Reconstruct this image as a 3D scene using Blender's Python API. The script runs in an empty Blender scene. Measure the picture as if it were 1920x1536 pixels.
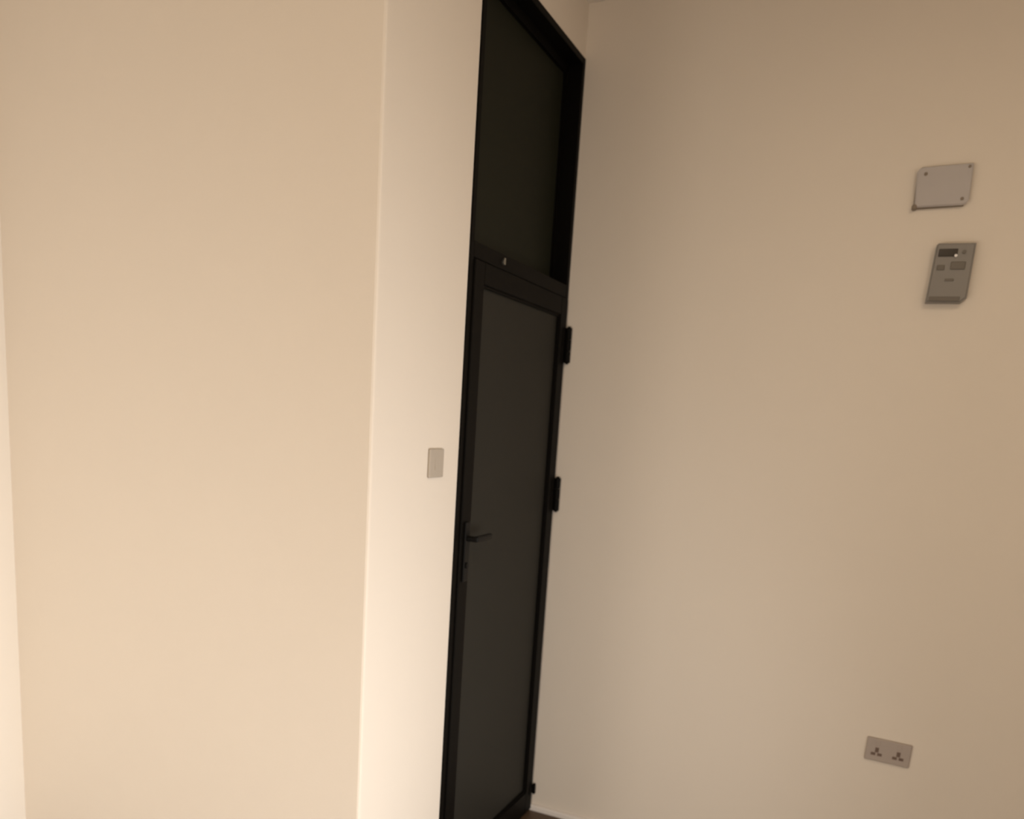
import bpy, bmesh, math
from mathutils import Matrix, Vector

# ------------------------------------------------------------------ camera
scn = bpy.context.scene
C = scn.collection
F_PX, W_PX = 1550.64, 1920.0
cam_d = bpy.data.cameras.new('camera')
cam = bpy.data.objects.new('camera', cam_d)
C.objects.link(cam)
cam_d.sensor_fit = 'HORIZONTAL'
cam_d.sensor_width = 36.0
cam_d.lens = F_PX / W_PX * 36.0
cam_d.shift_x = 80.3 / W_PX
cam_d.shift_y = 299.75 / W_PX
cam_d.clip_start = 0.05
r = Vector((0.89126701, 0.45002753, 0.05584209))
u = Vector((-0.129543, 0.13465575, 0.98238813))
f = Vector((-0.43458225, 0.88280408, -0.17831215))
m = Matrix((r, u, -f)).transposed().to_4x4()
m.translation = Vector((1.220693, -3.225698, 1.68401))
cam.matrix_world = m
scn.camera = cam
cam_d.dof.use_dof = True
cam_d.dof.focus_distance = 1.7
cam_d.dof.aperture_fstop = 3.2

# ------------------------------------------------------------------ view, world, light
vs = scn.view_settings
vs.view_transform = 'Standard'
vs.look = 'None'
vs.gamma = 1.0
vs.use_curve_mapping = False
vs.exposure = 0.06

world = bpy.data.worlds.new('world')
scn.world = world
world.use_nodes = True
world.node_tree.nodes['Background'].inputs[0].default_value = (1.0, 0.86, 0.70, 1)
world.node_tree.nodes['Background'].inputs[1].default_value = 0.3

def area(name, loc, target, sx, sy, power, col, spread=180):
    d = bpy.data.lights.new(name, 'AREA')
    d.shape = 'RECTANGLE'
    d.size, d.size_y, d.energy, d.color = sx, sy, power, col
    d.spread = math.radians(spread)
    o = bpy.data.objects.new(name, d)
    C.objects.link(o)
    o.location = loc
    o.rotation_euler = (Vector(target) - Vector(loc)).to_track_quat('-Z', 'Y').to_euler()
    return o

SIDE = (1.02, 1.0, 0.99)
BACK = (1.11, 1.0, 0.87)
OVERHEAD = (1.18, 1.0, 0.78)
# unseen fill panels along the side wall, added to match wall shading, mostly low
for y, z, p, sp in ((-2.7, .45, 14.8, 180), (-3.4, .45, 14.0, 100), (-2.7, .45, 12.0, 100), (-1.2, .45, 6.0, 100), (-1.2, 1.2, 2.2, 100), (-1.2, 2.0, 1.8, 100)):
    area('side_fill_light', (2.25 - (.002 if sp == 100 else 0), y, z), (0, y, z - .001), .7, .7, p, SIDE, sp)
# unseen low fill panels added near the back wall
area('back_fill_light', (.4, -5.1, .45), (.4, 0, .45), .7, .7, 23.5, BACK)
area('back_fill_light', (-1, -5.1, .45), (-1, 0, .45), .7, .7, 17.0, BACK)
# two warm overhead fills, added for the shading, with no fittings
area('overhead_fill_light', (1.8, -2.0, 3.2), (1.8, -1.999, 0), .7, .7, 11.4, OVERHEAD)
area('overhead_fill_light', (1, -3.8, 3.2), (1, -3.799, 0), .7, .7, 8.0, OVERHEAD)

# ------------------------------------------------------------------ materials
def mat(name, col, rough=0.6, metal=0.0, noise=0.0, scale=8.0, bump=0.0, bscale=180.0, spec=0.5):
    mt = bpy.data.materials.new(name)
    mt.use_nodes = True
    nt = mt.node_tree
    b = nt.nodes['Principled BSDF']
    b.inputs['Roughness'].default_value = rough
    b.inputs['Metallic'].default_value = metal
    b.inputs['Specular IOR Level'].default_value = spec
    tc = nt.nodes.new('ShaderNodeTexCoord')
    if noise > 0:
        n = nt.nodes.new('ShaderNodeTexNoise')
        n.inputs['Scale'].default_value = scale
        n.inputs['Detail'].default_value = 4
        nt.links.new(tc.outputs['Object'], n.inputs['Vector'])
        mx = nt.nodes.new('ShaderNodeMix')
        mx.data_type = 'RGBA'
        mx.inputs[6].default_value = tuple(c * (1 - noise) for c in col) + (1,)
        mx.inputs[7].default_value = tuple(min(1, c * (1 + noise)) for c in col) + (1,)
        nt.links.new(n.outputs['Fac'], mx.inputs[0])
        nt.links.new(mx.outputs[2], b.inputs['Base Color'])
    else:
        b.inputs['Base Color'].default_value = tuple(col) + (1,)
    if bump > 0:
        n2 = nt.nodes.new('ShaderNodeTexNoise')
        n2.inputs['Scale'].default_value = bscale
        nt.links.new(tc.outputs['Object'], n2.inputs['Vector'])
        bp = nt.nodes.new('ShaderNodeBump')
        bp.inputs['Strength'].default_value = bump
        bp.inputs['Distance'].default_value = 0.002
        nt.links.new(n2.outputs['Fac'], bp.inputs['Height'])
        nt.links.new(bp.outputs['Normal'], b.inputs['Normal'])
    return mt

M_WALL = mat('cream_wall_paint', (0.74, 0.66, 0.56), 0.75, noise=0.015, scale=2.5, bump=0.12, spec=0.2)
M_WALL_LIT = mat('cream_wall_lit_tone', (0.80, 0.735, 0.645), 0.75, noise=0.015, scale=2.5, bump=0.12, spec=0.2)  # wall cream lightened so the left wall looks more strongly lit
M_CEIL = mat('ceiling_paint', (0.72, 0.65, 0.56), 0.8, noise=0.01, scale=2.0, spec=0.2)
M_FLOOR = mat('brown_floor_tile', (0.085, 0.05, 0.027), 0.5, noise=0.12, scale=9)
M_SKIRT = mat('white_skirting', (0.78, 0.72, 0.66), 0.5, noise=0.01)
M_FRAME = mat('black_aluminium', (0.0035, 0.0028, 0.002), 0.55, noise=0.05, scale=30, spec=0.07)
M_PANEL = mat('dark_door_glass', (0.0235, 0.0215, 0.0170), 0.5, noise=0.06, scale=3, spec=0.08)
M_TRANS = mat('dark_transom_glass', (0.0155, 0.0155, 0.0095), 0.5, noise=0.06, scale=3, spec=0.07)
M_HANDLE = mat('black_handle', (0.005, 0.0045, 0.004), 0.45, spec=0.12)
M_CHROME = mat('dull_chrome', (0.25, 0.24, 0.21), 0.35, metal=0.9)
M_BOX = mat('mauve_grey_plastic', (0.44, 0.40, 0.375), 0.5, noise=0.03)
M_BOXBACK = mat('brown_grey_plastic', (0.21, 0.165, 0.12), 0.6, noise=0.03)
M_BELL = mat('grey_plastic', (0.215, 0.195, 0.17), 0.45, noise=0.03)
M_BELLD = mat('darker_grey_plastic', (0.13, 0.11, 0.085), 0.45)
M_DARKWIN = mat('dark_display', (0.035, 0.026, 0.018), 0.15)
M_LED = mat('pale_lens', (0.85, 0.8, 0.76), 0.2)
M_SOCK = mat('beige_socket_plastic', (0.39, 0.325, 0.275), 0.45, noise=0.03)
M_HOLE = mat('socket_hole', (0.15, 0.10, 0.075), 0.8)
M_SWITCH = mat('beige_switch_plastic', (0.43, 0.37, 0.30), 0.45, noise=0.02)

# ------------------------------------------------------------------ helpers
def bx(bm, x0, x1, y0, y1, z0, z1, bev=0.0, seg=2):
    t = bmesh.new()
    bmesh.ops.create_cube(t, size=1.0)
    for v in t.verts:
        v.co = Vector(((x0 + x1) / 2 + v.co.x * (x1 - x0), (y0 + y1) / 2 + v.co.y * (y1 - y0), (z0 + z1) / 2 + v.co.z * (z1 - z0)))
    if bev > 0:
        bmesh.ops.bevel(t, geom=list(t.edges), offset=bev, segments=seg, profile=0.5, affect='EDGES')
    me = bpy.data.meshes.new('tmp')
    t.to_mesh(me)
    t.free()
    bm.from_mesh(me)
    bpy.data.meshes.remove(me)
    return bm

def cyl(bm, c, axis, rad, length, seg=24, r2=None):
    """cylinder centred at c along axis 'x','y','z'"""
    rot = {'x': Matrix.Rotation(math.pi / 2, 4, 'Y'), 'y': Matrix.Rotation(-math.pi / 2, 4, 'X'), 'z': Matrix.Identity(4)}[axis]
    bmesh.ops.create_cone(bm, cap_ends=True, segments=seg, radius1=rad, radius2=rad if r2 is None else r2,
                          depth=length, matrix=Matrix.Translation(c) @ rot)
    return bm

def prism(bm, prof, a0, a1, axis='x'):
    """extrude a profile given as (p,q) pairs along an axis"""
    def co(p, q, a):
        return {'x': (a, p, q), 'y': (p, a, q), 'z': (p, q, a)}[axis]
    v0 = [bm.verts.new(co(p, q, a0)) for p, q in prof]
    v1 = [bm.verts.new(co(p, q, a1)) for p, q in prof]
    n = len(prof)
    bm.faces.new(v0)
    bm.faces.new(v1[::-1])
    for i in range(n):
        bm.faces.new((v0[i], v1[i], v1[(i + 1) % n], v0[(i + 1) % n]))
    bmesh.ops.recalc_face_normals(bm, faces=bm.faces)
    return bm

def obj(name, bm, material, parent=None, smooth=False, **props):
    me = bpy.data.meshes.new(name)
    bm.to_mesh(me)
    bm.free()
    me.materials.append(material)
    if smooth:
        for p in me.polygons:
            p.use_smooth = True
    o = bpy.data.objects.new(name, me)
    C.objects.link(o)
    if parent:
        o.parent = parent
        # geometry is written in world coordinates: cancel the chain of parents
        loc = Vector((0, 0, 0))
        q = parent
        rootm = Matrix.Identity(4)
        chain = []
        while q:
            chain.append(q)
            q = q.parent
        for q in reversed(chain):
            rootm = rootm @ Matrix.LocRotScale(q.location, q.rotation_euler, q.scale)
        if not props.pop('local', False):
            o.location = -rootm.translation
    for k, v in props.items():
        o[k] = v
    return o

def empty(name, loc, **props):
    o = bpy.data.objects.new(name, None)
    C.objects.link(o)
    o.location = loc
    o.empty_display_size = 0.1
    for k, v in props.items():
        o[k] = v
    return o

B = bmesh.new
S = dict(kind='structure')

# ------------------------------------------------------------------ room shell
WX = 1.475      # where the left wall stands (x = -WX)
LY = 1.3705     # where the front of the projecting wall stands (y = -LY)
DW = 0.872      # door opening width
DH = 3.05       # door opening height incl. transom
CH = 3.24       # ceiling height
XR, YB = 2.3, -5.2

o = obj('floor', bx(B(), -WX - .2, XR + .2, YB - .2, .2, -.12, 0), M_FLOOR, label='brown floor seen in a sliver at the foot of the door', **S)
o = obj('ceiling', bx(B(), -WX - .2, XR + .2, YB - .2, .2, CH, CH + .12), M_CEIL, **S)
obj('wall_right', bx(B(), -.2, XR, 0, .2, 0, CH), M_WALL, label='cream wall right of the dark door', **S)
bm = B()
bx(bm, -.2, 0, -LY + .18, -DW, 0, CH)
bx(bm, -.2, 0, -DW, 0, DH, CH)
obj('wall_return', bm, M_WALL, label='narrow cream wall beside the door, with the light switch', **S)
# projecting wall with a softly rounded plaster corner
prof = [(-WX, -LY), (-.008, -LY), (-.003, -LY + .002), (-.0006, -LY + .005), (0, -LY + .009), (0, -LY + .18), (-WX, -LY + .18)]
obj('wall_front', prism(B(), prof, 0, CH, 'z'), M_WALL, label='broad cream wall left of the corner', **S)
obj('wall_left', bx(B(), -WX - .2, -WX, YB, -LY + .18, 0, CH), M_WALL_LIT, label='bright cream wall at the left edge', **S)
bm = B()
sy0, sy1, sz0, sz1 = -3.65, -.75, .08, 1.65
bx(bm, XR, XR + .2, YB, sy0, 0, CH)
bx(bm, XR, XR + .2, sy1, .2, 0, CH)
bx(bm, XR, XR + .2, sy0, sy1, 0, sz0)
bx(bm, XR, XR + .2, sy0, sy1, sz1, CH)
obj('wall_side', bm, M_WALL, **S)
wx0, wx1, wz0, wz1 = -1.3, .7, .08, 1.3
bm = B()
bx(bm, -WX - .2, wx0, YB - .2, YB, 0, CH)
bx(bm, wx1, XR + .2, YB - .2, YB, 0, CH)
bx(bm, wx0, wx1, YB - .2, YB, 0, wz0)
bx(bm, wx0, wx1, YB - .2, YB, wz1, CH)
obj('wall_back', bm, M_WALL, **S)
# unseen windows with opaque panes, added to go with the fill panels
win = empty('window_1', ((wx0 + wx1) / 2, YB - .1, wz0), **S)
bm = B()
bx(bm, wx0, wx0 + .05, YB - .14, YB - .08, wz0, wz1)
bx(bm, wx1 - .05, wx1, YB - .14, YB - .08, wz0, wz1)
bx(bm, wx0 + .05, wx1 - .05, YB - .14, YB - .08, wz0, wz0 + .05)
bx(bm, wx0 + .05, wx1 - .05, YB - .14, YB - .08, wz1 - .05, wz1)
obj('window_frame', bm, M_FRAME, win)
obj('pane', bx(B(), wx0 + .05, wx1 - .05, YB - .115, YB - .105, wz0 + .05, wz1 - .05), M_PANEL, win)
win = empty('window_2', (XR + .1, (sy0 + sy1) / 2, sz0), **S)
bm = B()
bx(bm, XR + .08, XR + .14, sy0, sy0 + .05, sz0, sz1)
bx(bm, XR + .08, XR + .14, sy1 - .05, sy1, sz0, sz1)
bx(bm, XR + .08, XR + .14, sy0 + .05, sy1 - .05, sz0, sz0 + .05)
bx(bm, XR + .08, XR + .14, sy0 + .05, sy1 - .05, sz1 - .05, sz1)
obj('window_frame', bm, M_FRAME, win)
obj('pane', bx(B(), XR + .105, XR + .115, sy0 + .05, sy1 - .05, sz0 + .05, sz1 - .05), M_PANEL, win)

# low skirting along the right wall
sk = [(-.0005, 0), (-.016, 0), (-.016, .018), (-.012, .024), (-.0005, .027)]
obj('baseboard_right', prism(B(), sk, 0.002, XR, 'x'), M_SKIRT, label='thin white skirting at the foot of the right wall', **S)

# ------------------------------------------------------------------ the door
FX = 0.004      # front of the fixed frame
FW = 0.028      # frame face width
BD = 0.10       # depth of the frame
door = empty('door_1', (0, -DW / 2, 0), label='tall narrow black-framed door with a dark transom above it', **S)
ft = 0.022
g = 0.0015
obj('jamb', bx(B(), FX - BD, FX, -DW + g, -DW + FW, 0, DH - g, .002), M_FRAME, door)
obj('jamb', bx(B(), FX - BD, FX, -FW, -g, 0, DH - g, .002), M_FRAME, door)
obj('frame_head', bx(B(), FX - BD, FX, -DW + FW, -FW, DH - .026, DH - g, .002), M_FRAME, door)
obj('transom_bar', bx(B(), FX - BD, FX, -DW + FW, -FW, 2.176, 2.224, .002), M_FRAME, door)
# transom light: set back in the frame, with its own slim sash
y0, y1, z0, z1 = -DW + FW, -FW, 2.224, DH - .026
tp = obj('transom_sash', (lambda b: (bx(b, -.082, -.052, y0, y0 + .018, z0, z1), bx(b, -.082, -.052, y1 - .018, y1, z0, z1),
         bx(b, -.082, -.052, y0 + .018, y1 - .018, z0, z0 + .018), bx(b, -.082, -.052, y0 + .018, y1 - .018, z1 - .032, z1), b)[-1])(B()), M_FRAME, door)
obj('transom_pane', bx(B(), -.074, -.066, y0 + .018, y1 - .018, z0 + .018, z1 - .032), M_TRANS, door, label='dark glass pane above the door')
# latch on the transom bar
bm = B()
cyl(bm, (.006, -.632, 2.199), 'x', .009, .006, 16)
bx(bm, .008, .013, -.637, -.627, 2.190, 2.212, .002)
obj('latch', bm, M_CHROME, door, label='small shiny latch on the transom bar')

# leaf, hung on the right, proud of the frame
lx0, lx1 = -.034, .010
ly0, ly1, lz0, lz1 = -DW + FW + .003, -FW + .014, .008, 2.172
SW, TR, BR = .068, .066, .10
leaf = obj('door_leaf', (lambda b: (bx(b, lx0, lx1, ly0, ly0 + SW, lz0, lz1, .003), bx(b, lx0, lx1, ly1 - SW, ly1, lz0, lz1, .003),
           bx(b, lx0, lx1, ly0 + SW, ly1 - SW, lz1 - TR, lz1, .003), bx(b, lx0, lx1, ly0 + SW, ly1 - SW, lz0, lz0 + BR, .003), b)[-1])(B()), M_FRAME, door)
obj('glass_panel', bx(B(), -.016, -.006, ly0 + SW - .004, ly1 - SW + .004, lz0 + BR - .004, lz1 - TR + .004), M_PANEL, leaf, label='dark smoked panel of the door leaf')
bm = B()
gy0, gy1, gz0, gz1 = ly0 + SW, ly1 - SW, lz0 + BR, lz1 - TR
for a in ((gy0, gy0 + .008, gz0, gz1), (gy1 - .008, gy1, gz0, gz1), (gy0 + .008, gy1 - .008, gz0, gz0 + .008), (gy0 + .008, gy1 - .008, gz1 - .008, gz1)):
    bx(bm, -.006, .003, *a)
obj('glazing_bead', bm, M_FRAME, leaf)

# lever handle with a long back plate
hy, hz = ly0 + .036, 1.262
bm = B()
bx(bm, lx1, lx1 + .008, hy - .017, hy + .017, hz - .11, hz + .09, .003)
cyl(bm, (lx1 + .024, hy, hz + .035), 'x', .0095, .034, 20)
cyl(bm, (lx1 + .010, hy, hz - .055), 'x', .010, .006, 20)
bx(bm, lx1 + .034, lx1 + .050, hy - .010, hy + .105, hz + .026, hz + .046, .005, 3)
obj('handle', bm, M_HANDLE, leaf, label='black lever handle on a long plate')

# barrel hinges on the right stile
for hc, q in ((1.995, 1.0), (1.400, 1.0), (.103, .3)):
    bm = B()
    for k in range(3):
        cyl(bm, (lx1 + (.012 if q == 1 else .008), -.0145, hc + (k - 1) * .045 * q), 'z', .0125 if q == 1 else .007, .043 * q, 20)
    cyl(bm, (lx1 + (.012 if q == 1 else .008), -.0145, hc + .070 * q), 'z', .009 * (.5 + q / 2), .006, 16, .005)
    cyl(bm, (lx1 + (.012 if q == 1 else .008), -.0145, hc - .070 * q), 'z', .005, .006, 16, .009 * (.5 + q / 2))
    bx(bm, lx1, lx1 + .003, -.052, -.016, hc - .062 * q, hc + .062 * q, .001)
    obj('hinge', bm, M_FRAME, leaf)

# ------------------------------------------------------------------ things on the walls
def wall_thing(name, loc, tilt=0.0, **props):
    o = empty(name, loc, **props)
    o.rotation_euler = (0, tilt, 0)
    return o

# junction box: shallow back box, slightly crooked cover with open screw ears
jb = wall_thing('junction_box', (1.262, 0, 2.508), math.radians(-1.0),
                label='blank grey rectangular junction box cover, the upper fitting on the right wall', category='junction box')
obj('back_box', cyl(cyl(bx(B(), -.077, .068, -.014, 0, -.064, .050, .005), (-.074, -.012, -.059), 'y', .008, .022, 18), (-.0585, -.009, .045), 'y', .0185, .016, 24), M_BOXBACK, jb, local=True, label='brown-grey back plate edge')
bm = B()
pr = []
def corner(cx, cz, rr, a0):
    for k in range(5):
        a = math.radians(a0 + k * 22.5)
        pr.append((cx + rr * math.cos(a), cz + rr * math.sin(a)))
corner(-.060, .044, .018, 90)
corner(-.068, -.054, .006, 180)
corner(.062, -.044, .018, 270)
corner(.076, .058, .004, 0)
pr_back = list(pr)
cov = prism(B(), pr, -.022, -.014, 'y')
bmesh.ops.bevel(cov, geom=[e for e in cov.edges if abs(e.verts[0].co.y + .022) < 1e-5 and abs(e.verts[1].co.y + .022) < 1e-5], offset=.003, segments=2, affect='EDGES')
cv = obj('cover', cov, M_BOX, jb, local=True)
bm = B()
cyl(bm, (-.052, -.0228, .040), 'y', .0055, .003, 14)
obj('screw', bm, M_BOXBACK, jb, local=True)
bm = B()
cyl(bm, (-.074, -.0235, -.059), 'y', .0055, .003, 14)
obj('screw', bm, M_BOXBACK, jb, local=True)
bm = B()
cyl(bm, (.060, -.0228, -.044), 'y', .005, .003, 14)
obj('screw', bm, M_BOXBACK, jb, local=True)
bm = B()
cyl(bm, (.070, -.0228, .052), 'y', .0045, .003, 14)
obj('screw', bm, M_BOXBACK, jb, local=True)

# grey unit below with a dark window, two buttons and a pale lens
wb = wall_thing('control_box', (1.324, 0, 2.236), math.radians(1.2),
                label='dark grey upright control box with a small dark window, below the blank junction cover', category='control box')
prof = [(-.061, -.092), (.040, -.092), (.056, -.076), (.056, .092), (-.050, .092), (-.056, .086)]
body = prism(B(), prof, -.036, 0, 'y')
bmesh.ops.bevel(body, geom=[e for e in body.edges if e.verts[0].co.y < -.03 and e.verts[1].co.y < -.03], offset=.005, segments=3, affect='EDGES')
obj('housing', body, M_BELL, wb, local=True)
obj('display', bx(B(), -.046, .008, -.039, -.035, .050, .074, .0015), M_DARKWIN, wb, local=True, label='dark glossy display window')
bm = B()
cyl(bm, (.004, -.041, .052), 'y', .0045, .006, 16, .003)
obj('lens', bm, M_LED, wb, local=True, label='tiny pale lens')
obj('button', cyl(B(), (.026, -.038, .064), 'y', .006, .005, 16), M_BELLD, wb, local=True)
obj('button', bx(B(), -.006, .036, -.040, -.034, .010, .034, .002), M_BELLD, wb, local=True)
obj('button', bx(B(), -.044, -.022, -.039, -.034, .008, .024, .002), M_BELLD, wb, local=True)
obj('bottom_lip', bx(B(), -.052, .036, -.0385, -.034, -.088, -.074, .001), M_BELLD, wb, local=True)
obj('nameplate', bx(B(), -.016, .010, -.038, -.034, -.026, -.018, .001), M_BELLD, wb, local=True)

# double socket
so = wall_thing('double_socket', (1.356, 0, .590), math.radians(1.5),
                label='beige double power socket low on the right wall', category='socket')
obj('faceplate', bx(B(), -.073, .073, -.009, 0, -.043, .043, .004, 3), M_SOCK, so, local=True)
for cx in (-.036, .034):
    bm = B()
    bx(bm, cx - .006, cx + .006, -.0100, -.0085, -.009, .009)
    bx(bm, cx - .018, cx - .003, -.0100, -.0085, -.021, -.011)
    bx(bm, cx + .003, cx + .018, -.0100, -.0085, -.021, -.011)
    obj('pin_holes', bm, M_HOLE, so, local=True)
for cx in (-.036, .034):
    obj('rocker', bx(B(), cx - .007, cx + .007, -.0115, -.0085, .018, .034, .001), M_SOCK, so, local=True)

# light switch on the return wall
sw = empty('light_switch', (0, -1.024, 1.548), label='beige single light switch on the narrow wall left of the door', category='light switch')
obj('faceplate', bx(B(), 0, .009, -.043, .043, -.043, .043, .003, 3), M_SWITCH, sw, local=True)
bm = prism(B(), [(.008, -.020), (.0105, -.020), (.0094, .020), (.008, .020)], -.013, .013, 'y')
obj('rocker', bm, M_SWITCH, sw, local=True)
